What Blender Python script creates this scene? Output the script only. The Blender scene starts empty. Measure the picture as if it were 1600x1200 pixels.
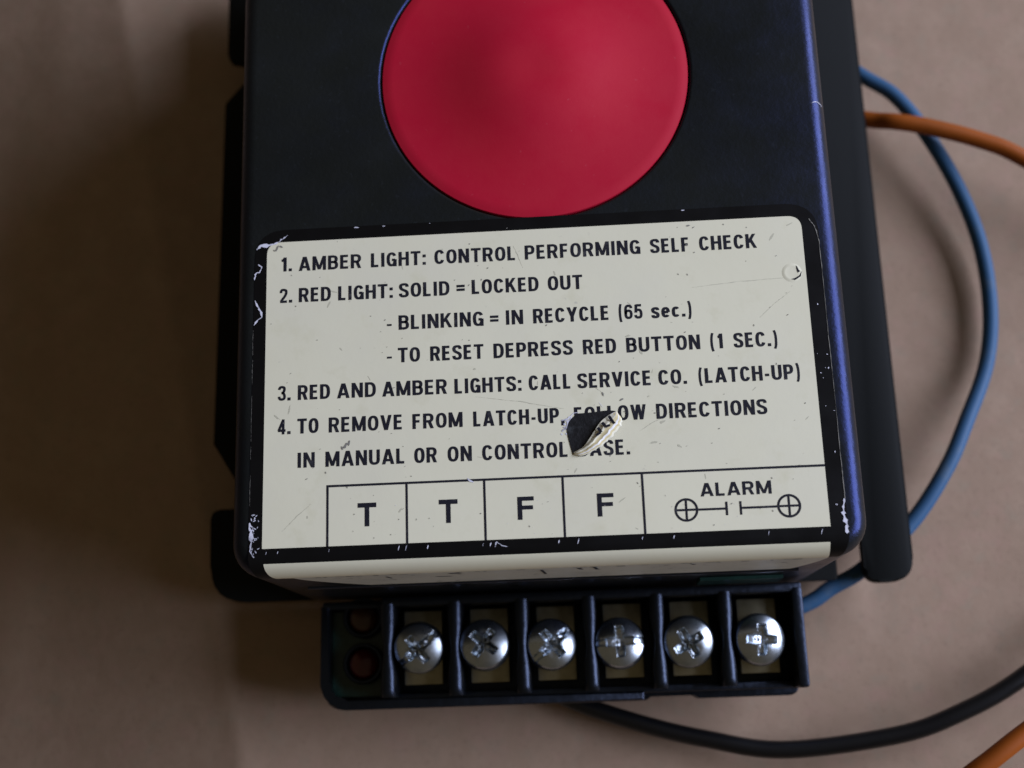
import bpy, bmesh, math, random
from mathutils import Vector, Matrix
random.seed(7)
scene = bpy.context.scene
COL = scene.collection
MM = 0.001
OX, OY, OZ = 26.0, 40.0, 44.0        # device millimetres -> world: cover top is 44 mm above the cardboard

def P(x, y, z):
    return Vector(((x - OX) * MM, (y - OY) * MM, (z + OZ) * MM))

# ------------------------------------------------------------------ camera
cam_d = bpy.data.cameras.new("camera")
cam = bpy.data.objects.new("camera", cam_d)
COL.objects.link(cam)
R = Matrix(((0.99785401, 0.04578918, 0.04680514),
            (-0.03267758, 0.96768902, -0.25002028),
            (-0.05674104, 0.24795426, 0.96710865)))
cam.matrix_world = Matrix.Translation(P(29.9225, -19.248, 148.053)) @ R.to_4x4()
cam_d.sensor_width = 36.0
cam_d.lens = 1950.0 / 1600.0 * 36.0
cam_d.clip_start = 0.005
cam_d.clip_end = 20.0
cam_d.dof.use_dof = True
cam_d.dof.focus_distance = 0.1535
cam_d.dof.aperture_fstop = 17.0
scene.camera = cam

# ------------------------------------------------------------------ light: a dim warm room and one broad window at the right
world = bpy.data.worlds.new("World")
scene.world = world
world.use_nodes = True
bg = world.node_tree.nodes["Background"]
bg.inputs["Color"].default_value = (1.0, 0.80, 0.52, 1)
bg.inputs["Strength"].default_value = 0.09

win = bpy.data.lights.new("window_light", 'AREA')
win.shape = 'RECTANGLE'
win.size = 0.92
win.size_y = 0.50
win.energy = 19.0
win.color = (0.70, 0.76, 1.0)
wo = bpy.data.objects.new("window_light", win)
COL.objects.link(wo)
wo.location = (0.79, 0.13, 0.44)
d = Vector((0, 0, 0.03)) - wo.location
wo.rotation_euler = d.to_track_quat('-Z', 'Y').to_euler()

vs = scene.view_settings
vs.view_transform = 'Standard'
vs.look = 'None'
vs.exposure = 0.0
vs.gamma = 1.0
vs.use_curve_mapping = False
scene.display_settings.display_device = 'sRGB'
scene.render.engine = 'CYCLES'
scene.cycles.max_bounces = 8
scene.cycles.use_denoising = True
scene.cycles.caustics_reflective = False
scene.cycles.caustics_refractive = False
scene.cycles.sample_clamp_indirect = 2.0

# ------------------------------------------------------------------ materials
def mat(name, base, rough=0.5, spec=0.5, metallic=0.0, tint=None, mottle=None, bump=None, rough_var=0.0, coat=0.0):
    """mottle: list of (scale, colour2, lo, hi); bump: list of (scale, strength, distance_mm)."""
    m = bpy.data.materials.new(name)
    m.use_nodes = True
    nt = m.node_tree
    b = nt.nodes["Principled BSDF"]
    b.inputs["Roughness"].default_value = rough
    b.inputs["Metallic"].default_value = metallic
    b.inputs["Specular IOR Level"].default_value = spec
    b.inputs["Coat Weight"].default_value = coat
    b.inputs["Coat Roughness"].default_value = 0.15
    if tint:
        b.inputs["Specular Tint"].default_value = (*tint, 1)
    tc = nt.nodes.new("ShaderNodeTexCoord")
    def noise(scale, detail=4.0, rgh=0.6):
        n = nt.nodes.new("ShaderNodeTexNoise")
        n.inputs["Scale"].default_value = scale
        n.inputs["Detail"].default_value = detail
        n.inputs["Roughness"].default_value = rgh
        nt.links.new(tc.outputs["Object"], n.inputs["Vector"])
        return n
    b.inputs["Base Color"].default_value = (*base, 1)
    if mottle:
        prev = None
        for sc, c2, lo, hi in mottle:
            n = noise(sc)
            r = nt.nodes.new("ShaderNodeMapRange")
            r.inputs["From Min"].default_value = lo
            r.inputs["From Max"].default_value = hi
            nt.links.new(n.outputs["Fac"], r.inputs["Value"])
            mx = nt.nodes.new("ShaderNodeMix")
            mx.data_type = 'RGBA'
            nt.links.new(r.outputs["Result"], mx.inputs["Factor"])
            if prev is None:
                mx.inputs[6].default_value = (*base, 1)
            else:
                nt.links.new(prev, mx.inputs[6])
            mx.inputs[7].default_value = (*c2, 1)
            prev = mx.outputs[2]
        nt.links.new(prev, b.inputs["Base Color"])
    if rough_var:
        n = noise(180.0)
        r = nt.nodes.new("ShaderNodeMapRange")
        r.inputs["From Min"].default_value = 0.3
        r.inputs["From Max"].default_value = 0.7
        r.inputs["To Min"].default_value = max(0.02, rough - rough_var)
        r.inputs["To Max"].default_value = min(1.0, rough + rough_var)
        nt.links.new(n.outputs["Fac"], r.inputs["Value"])
        nt.links.new(r.outputs["Result"], b.inputs["Roughness"])
    if bump:
        prev = None
        for sc, st, dist in bump:
            n = noise(sc, 3.0)
            bp = nt.nodes.new("ShaderNodeBump")
            bp.inputs["Strength"].default_value = st
            bp.inputs["Distance"].default_value = dist * MM
            nt.links.new(n.outputs["Fac"], bp.inputs["Height"])
            if prev is not None:
                nt.links.new(prev, bp.inputs["Normal"])
            prev = bp.outputs["Normal"]
        nt.links.new(prev, b.inputs["Normal"])
    return m

M = {}
M['kraft'] = mat("kraft_cardboard", (0.315, 0.220, 0.150), 0.85, 0.15,
                 mottle=[(14, (0.275, 0.190, 0.132), 0.35, 0.75), (160, (0.345, 0.245, 0.172), 0.45, 0.8),
                         (230, (0.325, 0.215, 0.155), 0.52, 0.72), (310, (0.285, 0.215, 0.150), 0.54, 0.74), (1100, (0.255, 0.176, 0.122), 0.55, 0.80)],
                 bump=[(700, 0.18, 0.22), (60, 0.25, 1.2)])
M['cover'] = mat("black_enamel", (0.0105, 0.0112, 0.0078), 0.33, 0.46, tint=(0.17, 0.26, 1.0),
                 mottle=[(60, (0.0140, 0.0150, 0.0110), 0.4, 0.7), (1400, (0.018, 0.02, 0.019), 0.62, 0.80)], bump=[(1500, 0.30, 0.15)], rough_var=0.07)
M['base'] = mat("black_steel", (0.0065, 0.0072, 0.0068), 0.6, 0.08, bump=[(1500, 0.15, 0.1)])
M['block'] = mat("black_phenolic", (0.0026, 0.003, 0.0031), 0.36, 0.52, tint=(0.55, 0.68, 1.0), bump=[(600, 0.35, 0.3)])
M['red'] = mat("red_plastic", (0.425, 0.0055, 0.026), 0.55, 0.26,
               mottle=[(90, (0.43, 0.006, 0.023), 0.4, 0.7), (1300, (0.44, 0.035, 0.055), 0.68, 0.80)], bump=[(1800, 0.06, 0.1)], rough_var=0.10)
M['ink'] = mat("black_print", (0.0035, 0.0034, 0.0034), 0.42, 0.18, rough_var=0.06)
M['letters'] = mat("letter_ink", (0.012, 0.012, 0.018), 0.55, 0.2, mottle=[(850, (0.055, 0.054, 0.058), 0.58, 0.78)])
M['scuff'] = mat("scuffed_film", (0.68, 0.68, 0.75), 0.55, 0.3, mottle=[(900, (0.30, 0.30, 0.34), 0.50, 0.70)])
M['flap'] = mat("shaded_grimy_cream_film", (0.63, 0.64, 0.55), 0.5, 0.3, mottle=[(120, (0.50, 0.52, 0.46), 0.45, 0.7), (500, (0.20, 0.20, 0.18), 0.62, 0.75)])  # cream film greyed to paint in the front face's shade, plus real grime
M['cream'] = mat("cream_film", (0.735, 0.705, 0.515), 0.45, 0.35,
                 mottle=[(22, (0.68, 0.645, 0.46), 0.42, 0.72), (70, (0.70, 0.67, 0.50), 0.45, 0.7), (260, (0.66, 0.63, 0.44), 0.58, 0.8),
                         (700, (0.50, 0.48, 0.38), 0.70, 0.80)],
                 bump=[(900, 0.08, 0.08), (80, 0.06, 0.3)], rough_var=0.08)
M['paper'] = mat("torn_white_paper", (0.74, 0.73, 0.70), 0.85, 0.1, bump=[(1500, 0.3, 0.1)])
M['glue'] = mat("yellowed_glue", (0.58, 0.50, 0.28), 0.85, 0.1)
M['hole'] = mat("exposed_black", (0.006, 0.0062, 0.007), 0.5, 0.35,
                mottle=[(900, (0.03, 0.034, 0.036), 0.55, 0.75)], bump=[(1300, 0.45, 0.2)])
M['smudge'] = mat("grey_grime", (0.22, 0.21, 0.18), 0.7, 0.2)
M['faint'] = mat("faint_grime", (0.50, 0.48, 0.35), 0.7, 0.2)
M['zinc'] = mat("zinc_plated_steel", (0.50, 0.56, 0.62), 0.27, 0.5, metallic=1.0,
                mottle=[(400, (0.36, 0.40, 0.43), 0.42, 0.7)], bump=[(450, 0.15, 0.2)], rough_var=0.10)
M['zinc_dull'] = mat("tarnished_zinc", (0.44, 0.49, 0.53), 0.32, 0.5, metallic=1.0,
                mottle=[(350, (0.26, 0.29, 0.31), 0.42, 0.68)], bump=[(450, 0.2, 0.2)], rough_var=0.10)
M['tin'] = mat("dull_tinned_brass", (0.36, 0.335, 0.23), 0.42, 0.5, metallic=1.0,
               mottle=[(300, (0.24, 0.22, 0.15), 0.4, 0.7)])
M['amber'] = mat("dark_amber_lens", (0.045, 0.014, 0.003), 0.28, 0.5)
M['redlens'] = mat("dark_red_lens", (0.055, 0.0015, 0.0015), 0.28, 0.5)
M['pcb'] = mat("green_circuit_board", (0.007, 0.034, 0.027), 0.35, 0.5,
               mottle=[(500, (0.011, 0.046, 0.036), 0.5, 0.6)])
M['blue_w'] = mat("blue_insulation", (0.030, 0.086, 0.170), 0.52, 0.2, mottle=[(120, (0.028, 0.082, 0.165), 0.4, 0.7), (300, (0.055, 0.10, 0.16), 0.55, 0.75)],
                  bump=[(400, 0.1, 0.2)])
M['orange_w'] = mat("orange_insulation", (0.275, 0.066, 0.006), 0.52, 0.18, mottle=[(120, (0.235, 0.058, 0.006), 0.4, 0.7), (60, (0.21, 0.07, 0.015), 0.55, 0.75)],
                    bump=[(400, 0.1, 0.2)])
M['black_w'] = mat("black_insulation", (0.0040, 0.0042, 0.0048), 0.33, 0.38, bump=[(400, 0.1, 0.2)])
M['copper'] = mat("bare_copper", (0.75, 0.36, 0.20), 0.35, 0.5, metallic=1.0)

# ------------------------------------------------------------------ mesh helpers
def link(name, bm, m, parent=None, smooth=True, loc=None):
    me = bpy.data.meshes.new(name)
    bmesh.ops.recalc_face_normals(bm, faces=bm.faces[:])
    if smooth:
        for f in bm.faces:
            f.smooth = True
        for e in bm.edges:
            if len(e.link_faces) == 2 and e.calc_face_angle(0) > math.radians(38):
                e.smooth = False
    bm.to_mesh(me)
    bm.free()
    for mm_ in (m if isinstance(m, (list, tuple)) else [m]):
        me.materials.append(mm_)
    o = bpy.data.objects.new(name, me)
    COL.objects.link(o)
    if parent:
        o.parent = parent
    if loc is not None:
        o.location = loc
    return o

def tag(o, label=None, cat=None, group=None, kind=None):
    for k, v in (("label", label), ("category", cat), ("group", group), ("kind", kind)):
        if v:
            o[k] = v
    return o

def box(bm, x0, x1, y0, y1, z0, z1, bev=0.0, seg=2):
    vs_ = [bm.verts.new(P(x, y, z)) for x in (x0, x1) for y in (y0, y1) for z in (z0, z1)]
    fs = []
    for q in ((0, 1, 3, 2), (4, 6, 7, 5), (0, 4, 5, 1), (2, 3, 7, 6), (0, 2, 6, 4), (1, 5, 7, 3)):
        fs.append(bm.faces.new([vs_[i] for i in q]))
    if bev:
        es = list({e for f in fs for e in f.edges})
        bmesh.ops.bevel(bm, geom=es, offset=bev * MM, segments=seg, affect='EDGES', profile=0.5)

def prism(bm, pts, z0, z1, bev=0.0, seg=2):
    """closed outline (x, y) extruded from z0 to z1, top rim rounded."""
    lo = [bm.verts.new(P(x, y, z0)) for x, y in pts]
    hi = [bm.verts.new(P(x, y, z1)) for x, y in pts]
    n = len(pts)
    fs = [bm.faces.new(hi), bm.faces.new(lo[::-1])]
    for i in range(n):
        fs.append(bm.faces.new((lo[i], lo[(i + 1) % n], hi[(i + 1) % n], hi[i])))
    if bev:
        es = [e for e in fs[0].edges]
        bmesh.ops.bevel(bm, geom=es, offset=bev * MM, segments=seg, affect='EDGES', profile=0.5)

def rounded(pts, radii, n=6):
    """polygon with per-corner fillet radius"""
    out = []
    k = len(pts)
    for i in range(k):
        p = Vector(pts[i]); a = Vector(pts[i - 1]); b = Vector(pts[(i + 1) % k])
        r = radii[i] if isinstance(radii, (list, tuple)) else radii
        if r <= 0:
            out.append((p.x, p.y)); continue
        u = (a - p).normalized(); v = (b - p).normalized()
        ang = u.angle(v)
        t = min(r / math.tan(ang / 2), 0.49 * (a - p).length, 0.49 * (b - p).length)
        for j in range(n + 1):
            s = j / n
            q = (p + u * t) * (1 - s) ** 2 + p * 2 * s * (1 - s) + (p + v * t) * s ** 2
            out.append((q.x, q.y))
    return out

def flat(bm, pts, z, mi=0):
    f = bm.faces.new([bm.verts.new(P(x, y, z)) for x, y in pts])
    f.material_index = mi
    return f

def catmull(pts, n=10):
    out = []
    k = len(pts)
    for i in range(k - 1):
        p0 = Vector(pts[max(i - 1, 0)]); p1 = Vector(pts[i]); p2 = Vector(pts[i + 1]); p3 = Vector(pts[min(i + 2, k - 1)])
        for j in range(n):
            t = j / n
            out.append(0.5 * ((2 * p1) + (p2 - p0) * t + (2 * p0 - 5 * p1 + 4 * p2 - p3) * t * t + (3 * p1 - p0 - 3 * p2 + p3) * t ** 3))
    out.append(Vector(pts[-1]))
    return out

def tube(bm, pts, r, seg=18):
    prev = None
    up = Vector((0, 0, 1))
    rings = []
    for i, p in enumerate(pts):
        t = (pts[min(i + 1, len(pts) - 1)] - pts[max(i - 1, 0)]).normalized()
        s = t.cross(up).normalized()
        u = s.cross(t)
        rings.append([bm.verts.new(P(*(p + (s * math.cos(a) + u * math.sin(a)) * r)))
                      for a in (2 * math.pi * k / seg for k in range(seg))])
    for a, b in zip(rings, rings[1:]):
        for k in range(seg):
            bm.faces.new((a[k], a[(k + 1) % seg], b[(k + 1) % seg], b[k]))
    bm.faces.new(rings[0][::-1])
    bm.faces.new(rings[-1])

# ------------------------------------------------------------------ the cardboard the control lies on
def crease_x(y):
    return -43.0 + (88.0 - y) * 0.185
HANG = [0.0]
for k in range(800):
    u_ = k * 0.5
    HANG.append(HANG[-1] + 0.5 * 0.30 * (1 - math.exp(-u_ / 9.0)) * math.exp(-u_ / 60.0))
def hang(u_):
    k = min(int(u_ * 2), 799)
    return HANG[k] + (HANG[k + 1] - HANG[k]) * (u_ * 2 - k if k < 799 else 0)
def card_z(x, y):
    z = 0.25 * math.sin(x * 0.045 + 1.3) * math.sin(y * 0.031 + 0.4)
    c = x - crease_x(y)                          # one long soft fold, left of the control
    z += 0.75 * math.exp(-abs(c) / 5.0) * (1.0 if c > 0 else math.exp(-abs(c) / 9.0))
    if c < 0:
        z -= hang(-c)                               # the card beyond the fold hangs a little
    c2 = x + 62 - 0.05 * y
    z += 0.25 * math.exp(-(c2 / 5.0) ** 2)
    f = min(1.0, max(0.0, (abs(x - 26) - 36) / 12)) if -8 < y < 110 else 1.0   # flat under the device
    return -44.0 + (z - 0.9) * f - 0.02
def axis(a, b, fine0, fine1, fs, cs):
    out = []; v = a
    while v < b:
        out.append(v)
        v += fs if fine0 <= v < fine1 else cs
    out.append(b)
    return out
bm = bmesh.new()
xs = axis(-330, 380, -75, 120, 1.0, 12.0)
ys = axis(-300, 360, -40, 110, 2.0, 12.0)
g = [[bm.verts.new(P(x, y, card_z(x, y))) for x in xs] for y in ys]
for j in range(len(ys) - 1):
    for i in range(len(xs) - 1):
        bm.faces.new((g[j][i], g[j][i + 1], g[j + 1][i + 1], g[j + 1][i]))
tag(link("cardboard_surface", bm, M['kraft']), "creased brown kraft cardboard under the burner control", None, None, "structure")

# ------------------------------------------------------------------ the burner control
dev = bpy.data.objects.new("burner_control", None)
dev.empty_display_size = 0.02
COL.objects.link(dev)
tag(dev, "black oil burner control with red reset button, instruction label and screw terminals", "burner control")

# cover: a drawn steel box with rounded edges and a round hole for the button
X0, X1, Y0, Y1 = -12.0, 64.3, -3.3, 101.0
ZB = -35.5
RC, RE = 4.2, 2.3
BX, BY, BR = 27.0, 60.75, 20.1
def outline(inset, n=8):
    r = max(RC - inset, 0.6)
    x0, x1, y0, y1 = X0 + inset, X1 - inset, Y0 + inset, Y1 - inset
    pts = []
    for cx_, cy_, a0 in ((x1 - r, y0 + r, -90), (x1 - r, y1 - r, 0), (x0 + r, y1 - r, 90), (x0 + r, y0 + r, 180)):
        for k in range(n + 1):
            a = math.radians(a0 + 90 * k / n)
            pts.append((cx_ + r * math.cos(a), cy_ + r * math.sin(a)))
    # subdivide the straight runs so the hole rim is round
    out = []
    for i, p in enumerate(pts):
        q = pts[(i + 1) % len(pts)]
        out.append(p)
        if i % (n + 1) == n:
            for k in range(1, 24):
                s = k / 24
                out.append((p[0] + (q[0] - p[0]) * s, p[1] + (q[1] - p[1]) * s))
    return out
bm = bmesh.new()
loops = []
loops.append([bm.verts.new(P(x, y, ZB)) for x, y in outline(0)])
for k in range(0, 9):
    a = math.radians(90 * k / 8)
    loops.append([bm.verts.new(P(x, y, -RE + RE * math.sin(a))) for x, y in outline(RE * (1 - math.cos(a)))])
top = outline(RE)
angs = [math.atan2(y - BY, x - BX) for x, y in top]
for rr, zz in ((BR + 0.62, 0.0), (BR + 0.47, -0.02), (BR + 0.32, -0.09), (BR + 0.2, -0.25), (BR + 0.12, -0.6), (BR + 0.12, -6)):
    loops.append([bm.verts.new(P(BX + rr * math.cos(a), BY + rr * math.sin(a), zz)) for a in angs])
n = len(top)
for A, B in zip(loops, loops[1:]):
    for i in range(n):
        bm.faces.new((A[i], A[(i + 1) % n], B[(i + 1) % n], B[i]))
bm.faces.new(loops[0])
lip = [P(x, Y0 - 0.05 + 0.28 * math.sin(a), -15.0 + 0.5 * math.cos(a)) for x in (-5.5, 58.0) for a in (2 * math.pi * k / 10 for k in range(10))]
lv = [bm.verts.new(p) for p in lip]
for k in range(10):
    bm.faces.new((lv[k], lv[(k + 1) % 10], lv[10 + (k + 1) % 10], lv[10 + k]))
bm.faces.new(lv[:10][::-1]); bm.faces.new(lv[10:])
cover = link("cover", bm, M['cover'], dev)

bm = bmesh.new()                                   # a nick in the enamel on the right edge
def skin(a_deg, y, off=0.03):
    a = math.radians(a_deg)
    return P(X1 - RE + (RE + off) * math.sin(a), y, -RE + (RE + off) * math.cos(a))
prev = None
for k in range(9):
    a_ = 10 + 46 * k / 8
    y_ = 54.4 + 0.25 * math.sin(k * 0.5)
    w_ = 0.065 * math.sin(math.pi * (k + 0.6) / 9.2) * random.uniform(.6, 1.2)
    row = [bm.verts.new(skin(a_, y_ - w_)), bm.verts.new(skin(a_, y_ + w_))]
    if prev:
        bm.faces.new((prev[0], prev[1], row[1], row[0]))
    prev = row
link("enamel_nick", bm, M['scuff'], cover)

# base plate: wide mounting flange with keyhole notches, and the hollow base under it
fl = [(-24.8, -3.0), (67.2, -3.0), (67.2, 7.5), (71.1, 7.5), (71.1, -3.6), (78.2, -3.6), (78.6, 105), (-24.4, 105),
      (-24.3, 86.0), (-17, 84.6), (-17, 82.6), (-21.4, 81.6), (-24.5, 78.0), (-24.9, 21.0), (-20.6, 13.9), (-17, 13.6), (-17, 10.9), (-25.1, 10.9)]
fr = [5.5, 0.5, 1.9, 1.9, 2.2, 5.0, 4, 4, 1.2, .8, .8, 1.2, 1.0, 1.0, 1.5, .8, .8, 1.4]
bm = bmesh.new()
prism(bm, rounded(fl, fr), -38.0, -36.0, 0.35)
prism(bm, rounded([(-13, -1), (65.5, -1), (65.5, 99), (-13, 99)], 4), -43.9, -38.0)
base = link("base_plate", bm, M['base'], dev)

# reset button: big disc, a low swelling in its middle
bm = bmesh.new()
prof = [(BR - 0.05, -5.0), (BR - 0.04, -0.50), (BR - 0.06, -0.32), (BR - 0.14, -0.19), (BR - 0.6, -0.10)]
for k in range(1, 40):
    r = (BR - 0.6) * (1 - k / 40)
    s = r / BR
    z = -0.10 + 0.30 * (1 - s * s) + 2.35 * math.exp(-(s / 0.52) ** 2.2) - 0.35 * math.exp(-(s / 0.22) ** 2)
    prof.append((r, z))
rings = []
for r, z in prof:
    rings.append([bm.verts.new(P(BX + r * math.cos(2 * math.pi * k / 120), BY + r * math.sin(2 * math.pi * k / 120), z)) for k in range(120)])
for A, B in zip(rings, rings[1:]):
    for k in range(120):
        bm.faces.new((A[k], A[(k + 1) % 120], B[(k + 1) % 120], B[k]))
bm.faces.new(rings[-1])
bm.faces.new(rings[0][::-1])
button = link("reset_button", bm, M['red'], dev)

# ------------------------------------------------------------------ instruction label: film bent over the front edge of the cover
def bent(s, off):
    """distance s forward from y = Y0 + RE along the cover skin -> (y, z)"""
    yb = Y0 + RE
    if s <= 0:
        return yb - s, off
    L = RE * math.pi / 2
    if s <= L:
        a = s / RE
        return yb - (RE + off) * math.sin(a), -RE + (RE + off) * math.cos(a)
    return Y0 - off, -RE - (s - L)
YB = Y0 + RE
def sheet(bm, xl, xr, s0, s1, off, steps, xs_n=2, mi=0):
    """strip between xl(s) and xr(s)"""
    prev = None
    for k in range(steps + 1):
        s = s0 + (s1 - s0) * k / steps
        y, z = bent(s, off)
        a, b = xl(s), xr(s)
        row = [bm.verts.new(P(a + (b - a) * j / xs_n, y, z)) for j in range(xs_n + 1)]
        if prev:
            for j in range(xs_n):
                f = bm.faces.new((prev[j], prev[j + 1], row[j + 1], row[j]))
                f.material_index = mi
        prev = row
LF = RE * math.pi / 2
def front_left(s):
    t = (s - LF) / 11.7                           # flap corner cut back in a curve
    return -4.6 + (0 if t <= 0 else 7.5 * min(1, t) ** 1.5)
def front_right(s):
    t = (s - LF) / 11.7
    return 59.45 - (0 if t <= 0 else 2.6 * min(1, t) ** 1.6)
bm = bmesh.new()
# black border film: rounded top corners, runs onto the front edge
ol = rounded([(-9.6, YB), (61.7, YB), (61.7, 40.75), (-9.45, 40.75)], [0, 0, 4.2, 4.0], 10)
flat(bm, ol, 0.045)
sheet(bm, lambda s: -9.6 + 0.15 * max(0, s) ** 1.6, lambda s: 61.7 - 0.15 * max(0, s) ** 1.6, 0.0, LF, 0.045, 10)
label = link("instruction_label", bm, M['ink'], dev, smooth=True)
label["label"] = "black bordered cream instruction sticker, scratched and punctured"

bm = bmesh.new()
cr = rounded([(-7.92, 0.0), (59.63, 0.0), (59.63, 39.07), (-7.92, 39.07)], [0, 0, 1.75, 1.75], 10)
flat(bm, cr, 0.075)
sheet(bm, lambda s: -7.75 + 1.2 * max(0, (s - 0.8) / (LF - 0.8)) ** 1.8, lambda s: 59.45 + 0.0 * s, 0.80, LF, 0.075, 12)
link("label_face", bm, M['cream'], label)
bm = bmesh.new()
sheet(bm, front_left, front_right, LF, LF + 11.7, 0.075, 24)
link("front_flap", bm, M['flap'], label)

# printed lettering
WORDS = [('1.', -6.17, -4.66, 35.1), ('AMBER', -3.79, 4.2, 35.06), ('LIGHT:', 5.43, 12.43, 35.06), ('CONTROL', 13.51, 23.78, 35.06),
 ('PERFORMING', 24.94, 39.43, 35.06), ('SELF', 40.68, 45.55, 35.06), ('CHECK', 46.79, 53.89, 35.08),
 ('2.', -6.2, -4.61, 30.91), ('RED', -3.75, 0.32, 30.9), ('LIGHT:', 1.25, 8.19, 30.88), ('SOLID', 8.97, 15.32, 30.86),
 ('=', 16.18, 17.3, 30.86), ('LOCKED', 18.14, 26.51, 30.84), ('OUT', 27.68, 31.99, 30.82),
 ('-', 7.4, 7.99, 26.64), ('BLINKING', 8.87, 19.5, 26.64), ('=', 20.27, 21.41, 26.62), ('IN', 22.26, 24.43, 26.62),
 ('RECYCLE', 25.69, 35.09, 26.62), ('(65', 36.23, 39.21, 26.6), ('sec.)', 40.3, 45.3, 26.58),
 ('-', 7.39, 7.98, 22.42), ('TO', 8.75, 11.49, 22.42), ('RESET', 12.77, 19.38, 22.41), ('DEPRESS', 20.63, 30.41, 22.38),
 ('RED', 31.68, 35.73, 22.34), ('BUTTON', 36.99, 46.0, 22.32), ('(1', 47.2, 48.76, 22.3), ('SEC.)', 50.1, 55.44, 22.28),
 ('3.', -6.23, -4.66, 18.22), ('RED', -3.75, 0.26, 18.21), ('AND', 1.16, 5.96, 18.19), ('AMBER', 6.76, 14.77, 18.15),
 ('LIGHTS:', 15.7, 23.94, 18.1), ('CALL', 24.83, 30.0, 18.09), ('SERVICE', 30.8, 39.78, 18.06), ('CO.', 40.66, 44.1, 18.03),
 ('(LATCH-UP)', 45.46, 57.79, 18.0),
 ('4.', -6.22, -4.63, 13.96), ('TO', -3.76, -1.15, 13.96), ('REMOVE', 0.12, 9.22, 13.93), ('FROM', 10.45, 16.59, 13.9),
 ('LATCH-UP,', 17.9, 29.01, 13.87), ('FOLLOW', 30.21, 38.92, 13.84), ('DIRECTIONS', 40.14, 53.45, 13.82),
 ('IN', -3.72, -1.59, 9.7), ('MANUAL', -0.26, 9.48, 9.68), ('OR', 10.61, 13.38, 9.66), ('ON', 14.68, 17.62, 9.65),
 ('CONTROL', 18.88, 29.28, 9.63), ('BASE.', 30.41, 36.72, 9.61),
 ('ALARM', 44.76, 53.14, 4.15)]
ZL = 0.095
bm = bmesh.new()
# a bold condensed sans-serif drawn from strokes. Each glyph: outer width, then strokes in a box one unit high.
#   ("v", x, y0, y1) upright   ("h", x0, x1, y) level   ("d", x0, y0, x1, y1) slanting, ends cut level   ("c", points) curved
STEM, BEAM = 0.40, 0.315                            # stroke thickness in mm
HB = BEAM / 2 / 1.88
def arc(cx_, cy_, rx, ry, a0, a1, n=14, e=0.80):
    out = []
    for k in range(n + 1):
        a = math.radians(a0 + (a1 - a0) * k / n)
        c, s_ = math.cos(a), math.sin(a)
        out.append((cx_ + rx * math.copysign(abs(c) ** e, c), cy_ + ry * math.copysign(abs(s_) ** e, s_)))
    return out
T_, B_ = 1 - HB, HB
S_PTS = [(1.0, .735), (.97, .83), (.82, T_ - .01), (.5, T_), (.17, T_ - .02), (.03, .83), (.0, .74), (.06, .635), (.25, .56), (.5, .505),
         (.76, .45), (.95, .37), (1.0, .27), (.96, .16), (.80, B_ + .015), (.5, B_), (.18, B_ + .015), (.02, .165), (-.02, .28)]
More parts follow.
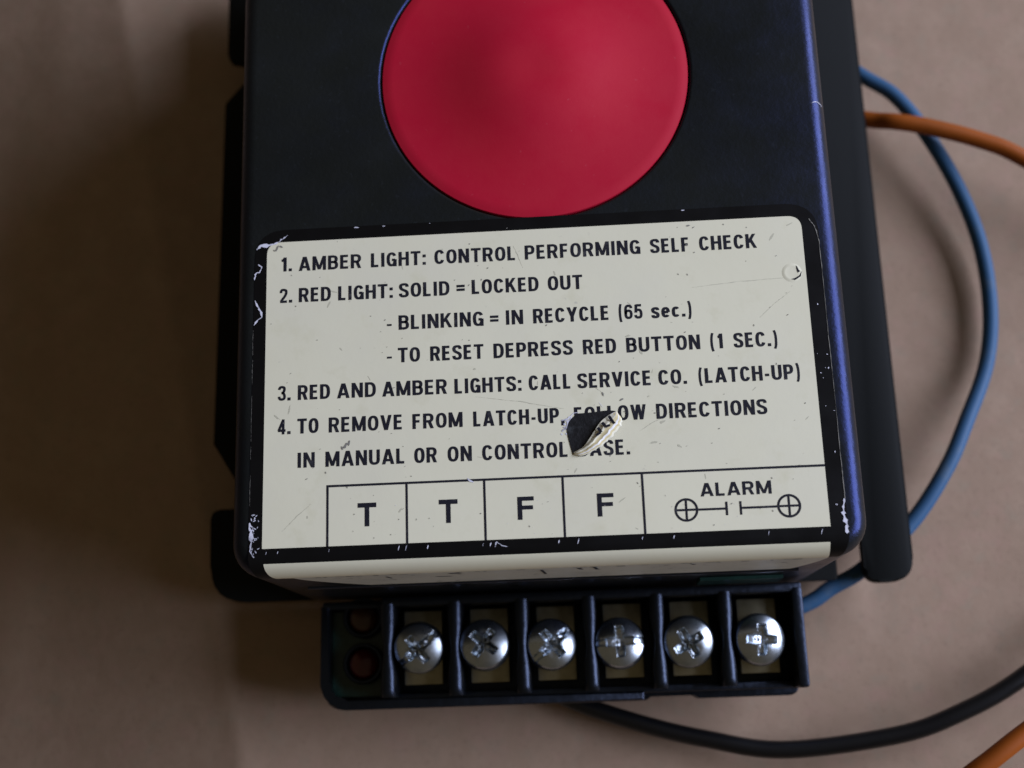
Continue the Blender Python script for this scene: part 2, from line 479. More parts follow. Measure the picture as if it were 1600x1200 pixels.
G_ = {
 'A': (.66, [("d", 0, 0, .47, 1), ("d", 1, 0, .53, 1), ("h", .22, .78, .27)]),
 'B': (.57, [("v", 0, 0, 1), ("h", 0, .55, T_), ("h", 0, .55, B_), ("h", 0, .55, .525), ("c", arc(.5, (.525 + T_) / 2, .44, (T_ - .525) / 2, 90, -90)), ("c", arc(.5, (.525 + B_) / 2, .50, (.525 - B_) / 2, 90, -90))]),
 'C': (.57, [("c", arc(.5, .5, .5, .5 - HB, 28, 332, 30))]),
 'D': (.58, [("v", 0, 0, 1), ("h", 0, .42, T_), ("h", 0, .42, B_), ("c", arc(.4, .5, .6, .5 - HB, 90, -90, 22))]),
 'E': (.49, [("v", 0, 0, 1), ("h", 0, 1.12, T_), ("h", 0, 1.04, .52), ("h", 0, 1.15, B_)]),
 'F': (.47, [("v", 0, 0, 1), ("h", 0, 1.12, T_), ("h", 0, 1.02, .50)]),
 'G': (.58, [("c", arc(.5, .5, .5, .5 - HB, 30, 340, 30)), ("v", 1, 0, .5), ("h", .55, 1.0, .46)]),
 'H': (.59, [("v", 0, 0, 1), ("v", 1, 0, 1), ("h", 0, 1, .52)]),
 'I': (.21, [("v", .5, 0, 1)]),
 'K': (.61, [("v", 0, 0, 1), ("d", .12, .38, .93, 1), ("d", 1.02, 0, .42, .60)]),
 'L': (.47, [("v", 0, 0, 1), ("h", 0, 1.15, B_)]),
 'M': (.76, [("v", 0, 0, 1), ("v", 1, 0, 1), ("d", .03, 1, .5, .05), ("d", .97, 1, .5, .05)]),
 'N': (.60, [("v", 0, 0, 1), ("v", 1, 0, 1), ("d", .03, 1, .97, 0)]),
 'O': (.59, [("c", arc(.5, .5, .5, .5 - HB, 0, 360, 40))]),
 'P': (.55, [("v", 0, 0, 1), ("h", 0, .55, T_), ("h", 0, .55, .44), ("c", arc(.5, (.44 + T_) / 2, .5, (T_ - .44) / 2, 90, -90))]),
 'R': (.59, [("v", 0, 0, 1), ("h", 0, .55, T_), ("h", 0, .55, .47), ("c", arc(.5, (.47 + T_) / 2, .46, (T_ - .47) / 2, 90, -90)), ("d", .98, 0, .60, .47)]),
 'S': (.55, [("c", S_PTS)]),
 'T': (.56, [("v", .5, 0, 1), ("h", -.22, 1.22, T_)]),
 'U': (.58, [("v", 0, .36, 1), ("v", 1, .36, 1), ("c", [(0, .40)] + arc(.5, .36, .5, .36 - HB, 180, 360, 20) + [(1, .40)])]),
 'V': (.62, [("d", 0, 1, .48, 0), ("d", 1, 1, .52, 0)]),
 'W': (.88, [("d", 0, 1, .25, 0), ("d", .48, 1, .27, 0), ("d", .52, 1, .73, 0), ("d", 1, 1, .75, 0)]),
 'Y': (.62, [("d", 0, 1, .48, .38), ("d", 1, 1, .52, .38), ("v", .5, 0, .44)]),
 '1': (.36, [("v", 1, 0, 1), ("c", [(-.1, .77), (.45, .80), (.95, .93)])]),
 '2': (.52, [("c", [(0, .70), (.04, .82), (.2, T_ - .01), (.5, T_), (.82, T_ - .02), (.98, .84), (1, .72), (.93, .60), (.70, .44), (.35, .27), (.12, .16), (.05, .10)]), ("h", -.12, 1.15, B_)]),
 '3': (.52, [("c", [(0, .74), (.05, .83), (.22, T_ - .01), (.5, T_), (.80, T_ - .02), (.95, .84), (.95, .72), (.84, .60), (.62, .53), (.42, .525)]),
             ("c", [(.45, .525), (.68, .51), (.90, .43), (1, .29), (.96, .17), (.78, B_ + .015), (.5, B_), (.2, B_ + .015), (.03, .17), (-.03, .28)])]),
 '4': (.60, [("v", .74, 0, 1), ("d", .0, .27, .70, .93), ("h", -.14, 1.15, .25)]),
 '5': (.52, [("h", .1, 1.05, T_), ("d", .05, .42, .14, .98), ("c", [(.02, .50), (.2, .58), (.5, .61), (.8, .575), (.96, .47), (1, .34), (.96, .19), (.8, B_ + .015), (.5, B_), (.2, B_ + .015), (.03, .16), (-.03, .26)])]),
 '6': (.52, [("c", arc(.5, .33, .5, .33 - HB, 0, 360, 30)), ("c", [(0, .34), (.0, .62), (.06, .80), (.25, T_ - .02), (.52, T_), (.80, T_ - .02), (.96, .84), (1.0, .74)])]),
 '.': (.20, [("v", .5, 0, .20)]), ',': (.20, [("v", .5, 0, .20), ("d", .5, -.18, .6, .02)]),
 ':': (.20, [("v", .5, 0, .20), ("v", .5, .53, .73)]),
 '=': (.58, [("h", -.3, 1.3, .34), ("h", -.3, 1.3, .60)]), '-': (.30, [("h", -.6, 1.6, .36)]),
 '(': (.28, [("c", [(1, 1.06), (.45, .90), (.12, .68), (.05, .45), (.12, .20), (.45, -.03), (1, -.18)])]),
 ')': (.28, [("c", [(0, 1.06), (.55, .90), (.88, .68), (.95, .45), (.88, .20), (.55, -.03), (0, -.18)])]),
 's': (.48, [("c", [(x, y * .72) for x, y in S_PTS])]),
 'e': (.50, [("c", arc(.5, .36, .5, .36 - HB, 0, 320, 26)), ("h", 0, 1.0, .37)]),
 'c': (.48, [("c", arc(.5, .36, .5, .36 - HB, 40, 320, 26))]),
}
GAP = 0.115
tick = [0]
def quad(pts):
    tick[0] += 1
    z = ZL + (tick[0] % 7) * 0.0012
    bm.faces.new([bm.verts.new(P(x, y, z)) for x, y in pts])
def put_word(w, x0, x1, yb, cap, bold=1.0):
    st, be = STEM * bold, BEAM * bold
    wid = [G_[c][0] for c in w]
    tot = sum(wid) + GAP * (len(w) - 1)
    k = (x1 - x0) / tot
    x = x0
    if w == '-':
        quad([(x0, yb + .30 * cap), (x1, yb + .30 * cap), (x1, yb + .43 * cap), (x0, yb + .43 * cap)])
        return
    for c, gw in zip(w, wid):
        W_ = gw * k
        st_c = st * (0.80 if c in '23456' else 1.0)
        ix, iw = x + st_c / 2, W_ - st_c            # centreline box
        X = lambda u: ix + u * iw
        Y = lambda v: yb + v * cap
        for stk in G_[c][1]:
            if stk[0] == "v":
                cx_ = X(stk[1]) if iw > 0.05 else x + W_ / 2
                quad([(cx_ - st_c / 2, Y(stk[2])), (cx_ + st_c / 2, Y(stk[2])), (cx_ + st_c / 2, Y(stk[3])), (cx_ - st_c / 2, Y(stk[3]))])
            elif stk[0] == "h":
                cy_ = Y(stk[3])
                a_, b_ = X(stk[1]), X(stk[2])
                if c in "=": a_, b_ = x + .05, x + W_ - .05
                if c in "T": a_, b_ = x, x + W_
                quad([(a_, cy_ - be / 2), (b_, cy_ - be / 2), (b_, cy_ + be / 2), (a_, cy_ + be / 2)])
            elif stk[0] == "d":
                xa, ya, xb, yb_ = X(stk[1]), Y(stk[2]), X(stk[3]), Y(stk[4])
                hw = st_c / 2 * (0.93 if c in "MW" else 1.02)
                quad([(xa - hw, ya), (xa + hw, ya), (xb + hw, yb_), (xb - hw, yb_)])
            else:
                pts = [Vector((X(u), Y(v))) for u, v in stk[1]]
                thin = 0.72 if c in "()" else 1.0
                if c not in "OCGDBPRec6U()" or c == '6' and len(pts) < 20:
                    pts = [Vector(p[:2]) for p in catmull([(p.x, p.y, 0) for p in pts], 4)]
                closed = (pts[0] - pts[-1]).length < 1e-4
                Ls, Rs = [], []
                n_p = len(pts)
                for i, p in enumerate(pts):
                    if closed:
                        d_ = pts[(i + 1) % (n_p - 1)] - pts[(i - 1) % (n_p - 1)]
                    else:
                        d_ = pts[min(i + 1, n_p - 1)] - pts[max(i - 1, 0)]
                    d_ = d_.normalized() if d_.length > 0 else Vector((1, 0))
                    o_ = Vector((-d_.y * st_c / 2 * thin, d_.x * be / 2 * thin))
                    Ls.append(bm.verts.new(P(p.x + o_.x, p.y + o_.y, ZL)))
                    Rs.append(bm.verts.new(P(p.x - o_.x, p.y - o_.y, ZL)))
                for i in range(n_p - 1):
                    bm.faces.new((Ls[i], Rs[i], Rs[i + 1], Ls[i + 1]))
        x += W_ + GAP * k
for w, x0, x1, yb in WORDS:
    if w == 'ALARM':
        put_word(w, x0, x1, yb, 1.60, 0.92)
    else:
        put_word(w, x0, x1, yb, 1.88)
def bar(x0, x1, y0, y1):
    flat(bm, [(x0, y0), (x1, y0), (x1, y1), (x0, y1)], ZL)
lw = 0.14
XC = [0.0, 9.62, 19.02, 28.45, 37.95]
bar(-lw, 59.63, 7.28 - lw, 7.28 + lw)
for x in XC:
    bar(x - lw, x + lw, 0.0, 7.28 - lw)
sw = 0.56
for xc in (4.80, 14.62):                           # T T
    bar(xc - 1.13, xc + 1.13, 5.06 - sw, 5.06)
    bar(xc - sw / 2, xc + sw / 2, 2.22, 5.06 - sw)
for xl in (22.93, 32.45):                          # F F
    bar(xl, xl + sw, 2.25, 5.02)
    bar(xl + sw, xl + 1.97, 5.02 - 0.50, 5.02)
    bar(xl + sw, xl + 1.86, 3.46, 3.94)
def ring_flat(cx_, cy_, r0, r1, n=40):
    a = [bm.verts.new(P(cx_ + r0 * math.cos(2 * math.pi * k / n), cy_ + r0 * math.sin(2 * math.pi * k / n), ZL)) for k in range(n)]
    b = [bm.verts.new(P(cx_ + r1 * math.cos(2 * math.pi * k / n), cy_ + r1 * math.sin(2 * math.pi * k / n), ZL)) for k in range(n)]
    for k in range(n):
        bm.faces.new((a[k], a[(k + 1) % n], b[(k + 1) % n], b[k]))
t = 0.135
for cx_, s in ((42.95, 1), (55.04, -1)):           # two screw symbols and the open contact
    ring_flat(cx_, 2.62, 1.13, 1.41)
    bar(cx_ - t, cx_ + t, 1.50, 2.62 - t); bar(cx_ - t, cx_ + t, 2.62 + t, 3.74)
    bar(cx_ - 1.12, cx_ + 1.12, 2.62 - t, 2.62 + t)
bar(44.37, 47.55, 2.60 - t, 2.60 + t); bar(47.56, 47.84, 1.80, 3.42)
bar(49.50, 53.62, 2.60 - t, 2.60 + t); bar(49.22, 49.49, 1.79, 3.41)
# remains of the printing on the front flap, foreshortened to dark ticks
link("lettering", bm, M['letters'], label, smooth=False)
bm = bmesh.new()                                   # broken dark print line along the fold of the film, worn spots on the flap
x = -2.0
while x < 57:
    w_ = random.uniform(.2, 1.2)
    if random.random() < (0.75 if x > 36 else 0.3):
        y_ = Y0 - 0.10
        z_ = -2.45 + random.uniform(-.15, .15); h_ = random.uniform(.12, .35)
        bm.faces.new([bm.verts.new(P(a_, y_, b_)) for a_, b_ in ((x, z_), (x + w_, z_), (x + w_, z_ - h_), (x, z_ - h_))])
    x += w_ + random.uniform(.1, .5)
for x, z_, w_, h_ in ((25.2, -3.4, .35, 5.0), (31.6, -2.9, .4, 2.6), (29.6, -3.2, .5, 1.6), (14.0, -3.3, 1.4, .7), (6.2, -4.5, .3, 2.0), (12.0, -6.5, 2.0, .4), (43.2, -3.4, .5, .8)):
    bm.faces.new([bm.verts.new(P(a_, Y0 - 0.11, b_)) for a_, b_ in ((x, z_), (x + w_, z_), (x + w_ + .4, z_ - h_), (x + .4, z_ - h_))])
link("worn_print", bm, M['letters'], label, smooth=False)

# puncture: the dark hole and the film pushed up beside it
hole = [(29.22, 13.11), (29.6, 14.09), (30.51, 14.79), (31.39, 14.95), (32.56, 15.0), (34.12, 15.13), (35.28, 14.97), (34.48, 14.56),
        (33.47, 13.81), (32.64, 12.76), (31.71, 11.41), (31.0, 10.66), (30.01, 10.21), (29.81, 9.92), (29.56, 10.92), (29.28, 12.31)]
bm = bmesh.new()
flat(bm, [tuple(p[:2]) for p in catmull([(x, y, 0) for x, y in hole + hole[:1]], 4)[:-1]], 0.125)
link("torn_hole", bm, M['hole'], label, smooth=False)
inner = [(35.28, 14.97), (34.48, 14.56), (33.47, 13.81), (32.64, 12.76), (31.71, 11.41), (31.0, 10.66), (30.3, 10.3), (29.81, 9.92)]
outer = [(35.40, 14.90), (36.00, 13.85), (35.70, 12.95), (34.55, 11.70), (33.35, 10.75), (31.95, 10.0), (30.80, 9.62), (29.85, 9.85)]
ci = catmull([(a, b, 0) for a, b in inner], 5)
co = catmull([(a, b, 0) for a, b in outer], 5)
bm = bmesh.new()
K = 9
prev = None
N = len(ci)
for i in range(N):
    u = i / (N - 1)
    h = 0.62 * math.sin(math.pi * u) ** 0.7 * (1 + 0.12 * math.sin(u * 23))
    row = []
    for k in range(K + 1):
        s = k / K
        q = ci[i].lerp(co[i], s * (0.97 + 0.035 * math.sin(i * 2.3) + 0.02 * math.sin(i * 5.1)))
        z = 0.14 + h * (math.sin(math.pi * (0.12 + 0.88 * s)) ** 0.8 if s < 1 else 0) + 0.13 * math.sin(s * 17 + u * 5) * math.sin(math.pi * u) * (1 - 0.5 * s)
        row.append(bm.verts.new(P(q.x, q.y, max(z, 0.13))))
    if prev:
        for k in range(K):
            f = bm.faces.new((prev[k], prev[k + 1], row[k + 1], row[k]))
            f.material_index = (0, 0, 0, 0, 1, 1, 2, 1, 0)[k] if 0.12 < u < 0.92 else (1 if k % 3 else 2)
    prev = row
M['peel'] = mat("peeled_film", (0.68, 0.65, 0.50), 0.8, 0.12, mottle=[(600, (0.52, 0.47, 0.33), 0.5, 0.7)], bump=[(1200, 0.4, 0.1)])
link("torn_flap", bm, [M['peel'], M['glue'], M['paper']], label)
# letter fragments riding on the flap
def strip_on(bm, a, b, w, z0, z1):
    a = Vector(a); b = Vector(b); dd = (b - a).normalized(); nn = Vector((-dd.y, dd.x)) * w / 2
    f = bm.faces.new([bm.verts.new(P(*(a + nn), z0)), bm.verts.new(P(*(a - nn), z0)), bm.verts.new(P(*(b - nn), z1)), bm.verts.new(P(*(b + nn), z1))])
bm = bmesh.new()
strip_on(bm, (34.35, 14.35), (34.95, 13.30), 0.36, 0.62, 0.84)
strip_on(bm, (33.50, 13.55), (33.95, 12.95), 0.36, 0.72, 0.88)
strip_on(bm, (33.85, 12.95), (34.45, 13.15), 0.30, 0.9, 0.9)
strip_on(bm, (32.95, 12.95), (33.35, 12.30), 0.36, 0.7, 0.88)
strip_on(bm, (33.3, 12.3), (32.7, 11.95), 0.28, 0.9, 0.88)
link("letter_fragment", bm, M['letters'], label, smooth=False)

# scuffs: white torn specks on the border, grey grime on the cream
bm = bmesh.new()
def chip(x, y, r, zz=0.11, el=1.0, ang=0.0, mi=0, n=9):
    pts = []
    for k in range(n):
        a = 2 * math.pi * k / n
        rr = r * random.uniform(0.55, 1.25)
        px, py = rr * math.cos(a) * el, rr * math.sin(a) / max(el, 1)
        pts.append((x + px * math.cos(ang) - py * math.sin(ang), y + px * math.sin(ang) + py * math.cos(ang)))
    flat(bm, pts, zz, mi)
def stroke(pts, ws, zz=0.11, mi=0, rag=True):
    P0 = [Vector(p) for p in pts]
    pts, wv = [P0[0]], [ws[0]]
    for i in range(len(P0) - 1):
        n_ = max(1, int((P0[i + 1] - P0[i]).length / 0.22)) if rag else 1
        n_ = min(n_, 12)
        for k in range(1, n_ + 1):
            t_ = k / n_
            q = P0[i].lerp(P0[i + 1], t_)
            w_ = ws[i] * (1 - t_) + ws[i + 1] * t_
            if rag:
                q += Vector((random.uniform(-1, 1), random.uniform(-1, 1))) * min(0.07, w_ * .35)
                w_ *= random.choice((.25, .5, .8, 1.0, 1.2))
            pts.append(q); wv.append(w_)
    L, Rr = [], []
    for i, p in enumerate(pts):
        d_ = (pts[min(i + 1, len(pts) - 1)] - pts[max(i - 1, 0)])
        d_ = d_.normalized() if d_.length > 0 else Vector((0, 1))
        n_ = Vector((-d_.y, d_.x)) * wv[i] / 2
        L.append(p + n_ * random.uniform(.6, 1.3)); Rr.append(p - n_ * random.uniform(.6, 1.3))
    for i in range(len(pts) - 1):
        f = bm.faces.new([bm.verts.new(P(q.x, q.y, zz)) for q in (L[i], Rr[i], Rr[i + 1], L[i + 1])])
        f.material_index = mi
# torn rim at the upper left corner (mm)
stroke([(-9.25, 38.2), (-8.75, 38.75), (-8.2, 38.65), (-7.6, 38.75), (-7.0, 38.85), (-6.5, 39.1), (-5.3, 39.95)], [.15, .3, .5, .45, .4, .2, .08])
stroke([(-9.0, 36.2), (-8.55, 35.9), (-8.7, 35.3), (-9.35, 34.9), (-9.5, 34.1)], [.12, .25, .3, .2, .1])
stroke([(-9.35, 31.4), (-9.0, 30.6), (-8.6, 29.8), (-8.5, 29.2), (-9.1, 28.7), (-9.45, 28.1)], [.1, .25, .35, .3, .3, .1])
for ya, yb in ((27.5, 24.2), (23.6, 20.5), (19.0, 13.2), (12.6, 11.0), (9.0, 5.2)):
    stroke([(-9.5, ya), (-9.53, (ya + yb) / 2), (-9.5, yb)], [.02, .04, .02], 0.10, 1)
stroke([(-9.5, 3.2), (-9.25, 2.4), (-9.2, 1.4), (-9.3, 0.6), (-9.2, -0.6), (-8.9, -0.95)], [.15, .6, .55, .3, .2, .15])
for _ in range(26):
    chip(random.uniform(-9.3, -8.3), random.uniform(-0.8, 4.5), random.uniform(.05, .16), el=1.6, ang=random.uniform(0, 3))
# right rim
stroke([(60.6, 38.6), (61.3, 37.4), (61.6, 35.5), (61.62, 28), (61.6, 22), (61.63, 14), (61.6, 8), (61.62, 3.2)], [.10, .12, .09, .05, .08, .05, .08, .12], 0.10, 1)
stroke([(61.55, 3.2), (61.3, 2.0), (61.35, 0.9), (61.55, 0.0), (61.45, -0.9)], [.2, .55, .5, .35, .3])
for _ in range(12):
    chip(random.uniform(59.9, 61.5), random.choice((random.uniform(-0.8, 20), random.uniform(-0.8, 6), random.uniform(16, 34))), random.uniform(.03, .10), el=1.4, ang=random.uniform(0, 3))
# ticks across the black band at the bottom
for x in (-7.4, -6.0, 0.2, 8.6, 9.5, 12.1, 18.7, 19.6, 20.2, 27.7, 30.0, 37.6, 41.3, 52.4, 58.6):
    l = random.uniform(.15, .45)
    stroke([(x - l * .25, -0.45 - l), (x, -0.45), (x + l * .2, -0.45 + l * .5)], [.05, .13, .04])
stroke([(20.3, -0.25), (20.9, -0.75), (21.6, -0.9)], [.1, .14, .05])
stroke([(17.0, 7.55), (17.35, 7.2), (17.75, 7.05)], [.12, .28, .08], 0.115)
for x in (3.6, 7.1, 13.0, 45.0):
    chip(x, 40.6 + random.uniform(-.15, .15), random.uniform(.05, .16), el=1.8)
# white burst round the puncture
stroke([(28.7, 14.15), (29.2, 14.2), (29.75, 14.6), (30.4, 15.1), (30.8, 15.0)], [.1, .3, .35, .45, .15], 0.118)
stroke([(28.6, 12.9), (29.1, 13.1), (29.3, 13.6), (29.9, 14.4)], [.1, .4, .35, .2], 0.119)
stroke([(33.3, 16.2), (33.5, 15.9), (33.7, 15.6)], [.05, .2, .1], 0.119)
for _ in range(8):
    chip(random.uniform(28.3, 29.4), random.uniform(12.4, 14.4), random.uniform(.05, .15))
# chipped dimple near the right edge
for _ in range(18):
    chip(random.uniform(2, 58), random.choice((random.uniform(0.1, 6), random.uniform(0.1, 2))), random.uniform(.02, .05))
link("scuff_marks", bm, [M['scuff'], M['smudge']], label, smooth=False)

bm = bmesh.new()
G = [(-6.6, 38.3, .45), (-6.1, 38.45, .3), (-7.0, 38.0, .2), (2.2, 12.2, .5), (2.6, 12.5, .35), (1.8, 11.9, .3), (45.6, 38.5, .25), (46.2, 38.2, .18), (45.2, 35.9, .2),
     (33.8, 17.2, .3), (36.0, 16.4, .3), (36.3, 14.9, .15), (57.0, 29.0, .07), (52.4, 33.4, .08), (19.0, 34.6, .08), (22.8, 39.4, .12), (-7.2, 28.2, .10)]
for x, y, r in G:
    chip(x, y, r * .6, 0.12, el=1.6, ang=random.uniform(0, 3))
for _ in range(150):
    chip(random.uniform(-7.6, 59.2), random.uniform(0.2, 38.8), random.choice((.03, .04, .05, .05, .07, .09)), 0.12, el=random.uniform(1, 2), ang=random.uniform(0, 3))
link("grime", bm, M['smudge'], label, smooth=False)
bm = bmesh.new()
for _ in range(36):
    chip(random.uniform(-7.0, 58.5), random.uniform(0.5, 38.2), random.uniform(.1, .28), 0.085, el=random.uniform(1.2, 3), ang=random.uniform(0, 3))
for x0, y0, x1, y1 in ((23.5, 37.0, 24.6, 34.0), (31.0, 19.4, 34.0, 17.2), (18.2, 17.6, 29.0, 15.6), (45.5, 30.3, 57.5, 31.0), (53.5, 26.0, 57.5, 29.2), (38.0, 12.4, 41.0, 14.0), (-5.5, 2.0, -2.0, 5.2)):
    stroke([(x0, y0), ((x0 + x1) / 2, (y0 + y1) / 2 + .15), (x1, y1)], [.03, .10, .03], 0.086)
link("faint_scratch", bm, M['faint'], label, smooth=False)

bm = bmesh.new()                                   # embossed dimple with its torn black rim
cx_, cy_ = 57.9, 31.6
pr = [(1.25, 0.077), (1.1, 0.10), (0.95, 0.135), (0.8, 0.125), (0.5, 0.115), (0.2, 0.115)]
rg = [[bm.verts.new(P(cx_ + r * math.cos(2 * math.pi * k / 28), cy_ + r * math.sin(2 * math.pi * k / 28), z)) for k in range(28)] for r, z in pr]
for A, B in zip(rg, rg[1:]):
    for k in range(28):
        bm.faces.new((A[k], A[(k + 1) % 28], B[(k + 1) % 28], B[k]))
bm.faces.new(rg[-1])
def fl2(pts):
    f = flat(bm, pts, 0.15, 1)
fl2([(57.7, 30.75), (58.2, 30.85), (58.75, 31.15), (59.15, 31.75), (59.0, 31.3), (58.95, 31.05), (58.2, 30.6)])
fl2([(58.45, 32.5), (58.6, 32.35), (58.75, 31.9), (58.95, 31.7), (58.6, 31.55), (58.5, 32.0)])
link("dimple", bm, [M['cream'], M['letters']], label)

# ------------------------------------------------------------------ terminal block
DX = [2.87 + 9.377 * i for i in range(7)]
bm = bmesh.new()
body = rounded([(-7.3, -19.0), (38.6, -19.0), (39.2, -18.55), (45.2, -18.55), (46.0, -19.0), (60.0, -19.0), (60.6, -4.0), (-7.3, -4.0)],
               [3.0, .4, .3, .3, .4, 1.6, .6, 1.0])
prism(bm, body, -38.5, -34.2, 0.3)
box(bm, 2.1, 60.4, -5.2, -3.9, -35.0, -27.6, 0.3)
box(bm, -7.0, 2.3, -5.1, -3.95, -35.0, -31.1, 0.3)                 # rear wall
box(bm, 2.6, 60.3, -18.0, -17.0, -35.0, -31.3, 0.25)               # front lip
def wall_path(pts, th, z0, z1, bev):
    pts = [Vector(p) for p in pts]
    a_, b_ = [], []
    for i, p in enumerate(pts):
        d_ = (pts[min(i + 1, len(pts) - 1)] - pts[max(i - 1, 0)]).normalized()
        n_ = Vector((-d_.y, d_.x)) * th / 2
        a_.append(tuple(p + n_)); b_.append(tuple(p - n_))
    prism(bm, b_ + a_[::-1], z0, z1, bev)
cor = [(-6.6, -4.6), (-6.6, -15.2)] + [(-3.4 - 3.2 * math.cos(math.radians(a)), -15.2 - 3.2 * math.sin(math.radians(a))) for a in range(10, 90, 10)] + [(-3.4, -18.4), (38.2, -18.4)]
wall_path(cor, 1.3, -35.0, -31.05, 0.3)                             # end wall, round the corner
def divider(x, half):
    # plan outline pinched at the middle, where the screw heads need room; the crest is round
    rows = []
    N_ = 24
    for k in range(N_ + 1):
        y = -17.5 + k * 12.7 / N_
        w = half * (1 - 0.42 * math.exp(-((y + 11.2) / 2.1) ** 2))
        end = min(1.0, (y + 17.5) / 0.7 + 0.25)
        zt = -27.35 - 0.75 * (1 - end) ** 2
        row = [(x + w, y, -35.0)]
        for j in range(11):
            a = math.pi * j / 10
            row.append((x + w * math.cos(a), y, zt - w * 0.8 + w * 0.8 * math.sin(a)))
        row.append((x - w, y, -35.0))
        rows.append([bm.verts.new(P(*p)) for p in row])
    for A, B in zip(rows, rows[1:]):
        for j in range(len(A) - 1):
            bm.faces.new((A[j], A[j + 1], B[j + 1], B[j]))
    bm.faces.new(rows[0]); bm.faces.new(rows[-1][::-1])
for i, x in enumerate(DX[:-1]):
    divider(x, 1.0)
box(bm, 58.9, 60.45, -18.05, -4.5, -35.0, -27.4, 0.45)
tb = link("terminal_block", bm, M['block'], dev)

SX = [7.1, 16.3, 25.5, 35.0, 44.5, 54.2]
SY = [-10.8, -10.9, -11.1, -11.3, -11.3, -11.4]
bm = bmesh.new()
ref = P(0, 0, -44)
box(bm, -2.7, 2.7, -5.0, 5.2, -34.4, -33.3, 0.15)
plate_src = link("contact_plate", bm, M['tin'], tb, loc=(0, 0, 0))
# recentre the source mesh on its own origin
for v in plate_src.data.vertices:
    v.co -= P(0, 0, -34.4)

def screw_mesh(slot=False, worn=0.0, seed=1):
    """pan head with a cross recess pressed into it"""
    bm = bmesh.new()
    Rh, H = 3.6, 2.6
    NR, NA = 56, 144
    def hgt(r):
        s = r / Rh
        return H * (1 - 0.46 * s ** 2.2) if s < 0.9 else H * (1 - 0.46 * s ** 2.2) * math.sqrt(max(0, 1 - ((s - 0.9) / 0.1) ** 2 * 0.85))
    def recess(x, y):
        dd = 0
        for a, b in ((abs(x), abs(y)), (abs(y), abs(x))):
            wdt = 0.58 + 0.14 * max(0, 1 - a / 2)
            arm = min(1, max(0, (2.15 - a) / 0.35)) * min(1, max(0, (wdt - b) / 0.20))
            dd = max(dd, arm * (0.75 + 0.8 * max(0, 1 - a / 1.9)))
        core = min(1, max(0, (1.05 - (abs(x) + abs(y)) * 0.78) / 0.25))
        if slot:                                    # one long driver slot runs out to the rim
            dd = max(dd, min(1, max(0, (0.46 - abs(y)) / 0.16)) * (0.62 if abs(x) < Rh else 0))
        if worn:                                    # chewed edges and a gouge
            a = math.atan2(y, x)
            dd *= 1 + worn * 0.5 * math.sin(5 * a + seed) * math.sin(3.1 * x + seed)
            dd += worn * 0.22 * math.exp(-((x - 1.3 * math.cos(seed)) ** 2 + (y - 1.3 * math.sin(seed)) ** 2) / 0.35)
        return 0.8 * max(dd, core * 1.25)
    rings = []
    for i in range(1, NR + 1):
        r = Rh * i / NR
        ring = []
        for k in range(NA):
            a = 2 * math.pi * k / NA
            x, y = r * math.cos(a), r * math.sin(a)
            ring.append(bm.verts.new((x * MM, y * MM, (hgt(r) - recess(x, y)) * MM)))
        rings.append(ring)
    c = bm.verts.new((0, 0, (H - 1.05) * MM))
    for k in range(NA):
        bm.faces.new((c, rings[0][k], rings[0][(k + 1) % NA]))
    for A, B in zip(rings, rings[1:]):
        for k in range(NA):
            bm.faces.new((A[k], B[k], B[(k + 1) % NA], A[(k + 1) % NA]))
    lowr = [bm.verts.new((Rh * .98 * math.cos(2 * math.pi * k / NA) * MM, Rh * .98 * math.sin(2 * math.pi * k / NA) * MM, -0.3 * MM)) for k in range(NA)]
    for k in range(NA):
        bm.faces.new((rings[-1][k], lowr[k], lowr[(k + 1) % NA], rings[-1][(k + 1) % NA]))
    bm.faces.new(lowr[::-1])
    return bm
KIND = [dict(slot=True, worn=0.9, seed=2.2), dict(worn=1.0, seed=0.6), dict(slot=True, worn=0.6, seed=4.0), dict(slot=True, seed=1.0), dict(worn=0.8, seed=5.1), dict(seed=3.0)]
screw_src = None
ROT = [38, 52, 40, 2, 30, -3]
TIL = [(7, -6), (-5, 6), (4, 8), (-6, 3), (6, -4), (2, 7)]
for i in range(6):
    pl = plate_src if i == 0 else plate_src.copy()
    sc = link("terminal_screw", screw_mesh(**KIND[i]), M['zinc'] if i in (2, 3, 5) else M['zinc_dull'], tb)
    if i:
        COL.objects.link(pl)
        pl.parent = tb
    pl.location = P(DX[i] + 4.65, -10.9, -31.9)
    sc.location = P(SX[i], SY[i], -29.7)
    sc.rotation_euler = (math.radians(TIL[i][0]), math.radians(TIL[i][1]), math.radians(ROT[i]))

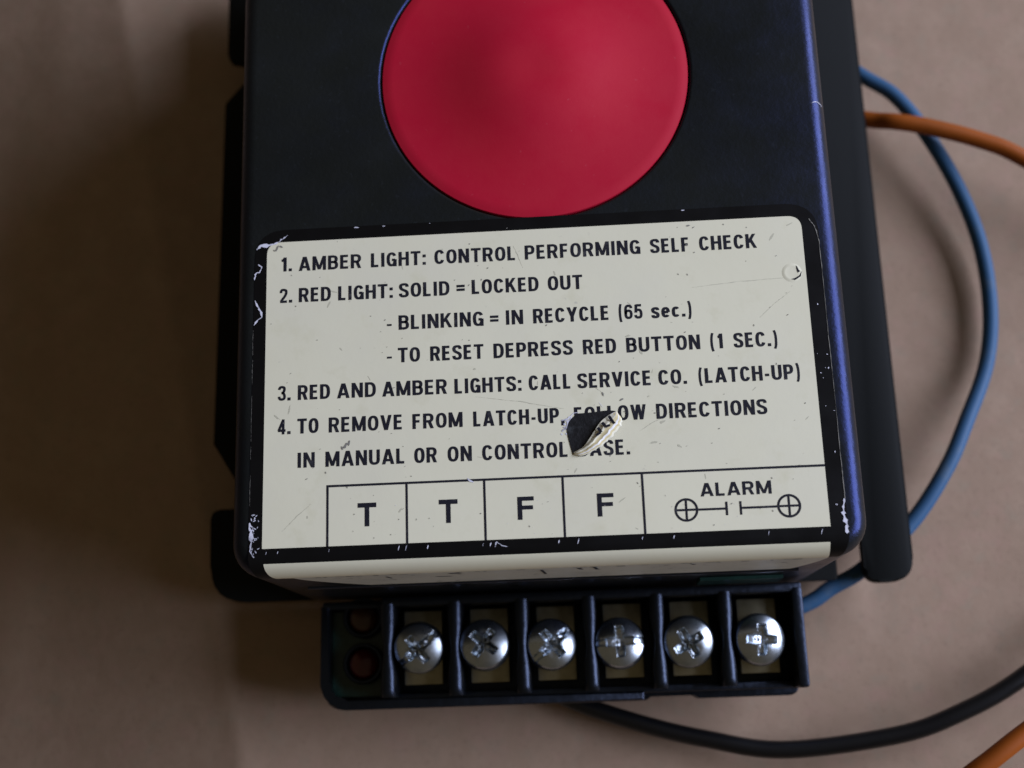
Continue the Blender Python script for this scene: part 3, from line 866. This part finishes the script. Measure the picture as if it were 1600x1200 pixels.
bm = bmesh.new()
box(bm, -5.9, 2.0, -17.2, -5.3, -34.1, -33.4)
link("circuit_board", bm, M['pcb'], tb)
bm = bmesh.new()
box(bm, 46.0, 57.0, -3.85, -3.4, -27.0, -21.0)
link("circuit_board", bm, M['pcb'], tb)
for (x, y, m, lb) in ((-1.2, -6.3, 'amber', "dark amber indicator light"), (-1.2, -12.7, 'redlens', "dark red indicator light")):
    bm = bmesh.new()
    rg = []
    pr = [(2.15, -33.35), (2.15, -32.2)] + [(2.15 * math.cos(math.radians(a)), -32.2 + 1.3 * math.sin(math.radians(a))) for a in range(10, 90, 10)]
    for r, z in pr:
        rg.append([bm.verts.new(P(x + r * math.cos(2 * math.pi * k / 32), y + r * math.sin(2 * math.pi * k / 32), z)) for k in range(32)])
    for A, B in zip(rg, rg[1:]):
        for k in range(32):
            bm.faces.new((A[k], A[(k + 1) % 32], B[(k + 1) % 32], B[k]))
    bm.faces.new(rg[-1]); bm.faces.new(rg[0][::-1])
    o = link("indicator_light", bm, M[m], tb)
    o["label"] = lb
    bm = bmesh.new()                                # black collar round the lamp
    rg = []
    for r, z in ((2.85, -33.35), (2.85, -31.5), (2.7, -31.3), (2.4, -31.3), (2.25, -31.6), (2.25, -33.35)):
        rg.append([bm.verts.new(P(x + r * math.cos(2 * math.pi * k / 40), y + r * math.sin(2 * math.pi * k / 40), z)) for k in range(40)])
    for A, B in zip(rg, rg[1:] + rg[:1]):
        for k in range(40):
            bm.faces.new((A[k], A[(k + 1) % 40], B[(k + 1) % 40], B[k]))
    link("lamp_collar", bm, M['block'], tb)

# ------------------------------------------------------------------ leads
def wire(name, pts, r, m, label):
    bm = bmesh.new()
    cl = catmull(pts, 14)
    ph = random.uniform(0, 6)
    cl = [p + Vector((0.06 * math.sin(i * 0.13 + ph), 0.06 * math.cos(i * 0.11 + ph), 0.02 * math.sin(i * 0.2))) for i, p in enumerate(cl)]
    tube(bm, cl, r)
    return tag(link(name, bm, m), label, "wire")
wire("wire", [(66, 87, -40.3), (73, 84, -40.2), (80.5, 78.1, -39.9), (84.7, 74.3, -39.6), (89.0, 66.9, -39.6), (93.2, 57.7, -40.6), (95.8, 48.8, -41.9), (96.1, 38.9, -42.5), (94.2, 29.5, -42.2), (89.5, 20.2, -40.2), (85.6, 13.3, -39.5), (79.6, 5.4, -39.8), (72.0, -1.2, -40.2), (67.1, -3.8, -40.6), (62.8, -6.1, -41.0), (52, -9.5, -41.6), (40, -11, -42.2)], 1.17, M['blue_w'], "blue insulated wire curving from under the flange back to the terminal block")
wire("wire", [(66, 73.2, -39.8), (74, 71.8, -39.5), (80.0, 69.7, -37.9), (83.3, 68.5, -36.4), (88.0, 67.1, -36.0), (95.7, 64.4, -36.2), (102.3, 61.1, -36.5), (118, 50, -38), (134, 30, -41), (140, 5, -42), (130, -14, -42), (112, -20.5, -38), (99, -21.0, -32), (93, -22.6, -29.5), (88.3, -25.1, -29.0), (83.8, -28.0, -29.0), (79.4, -31.3, -30), (70, -40, -34), (60, -52, -39), (50, -64, -42)], 1.30, M['orange_w'], "orange insulated wire crossing over the blue wire and looping out to the right")
wire("wire", [(18, -12, -41.5), (24, -16.5, -41.5), (29.0, -19.2, -41.5), (37.8, -22.2, -41.5), (46.9, -24.6, -41.5), (58.2, -26.6, -41.2), (74.1, -25.1, -40.5), (83.4, -22.2, -40.0), (93.0, -17.4, -40.0),
              (106, -8, -40.5), (122, 10, -41.5), (136, 34, -42), (150, 62, -42)],
     1.27, M['black_w'], "black insulated wire sweeping from under the terminal block to the right")
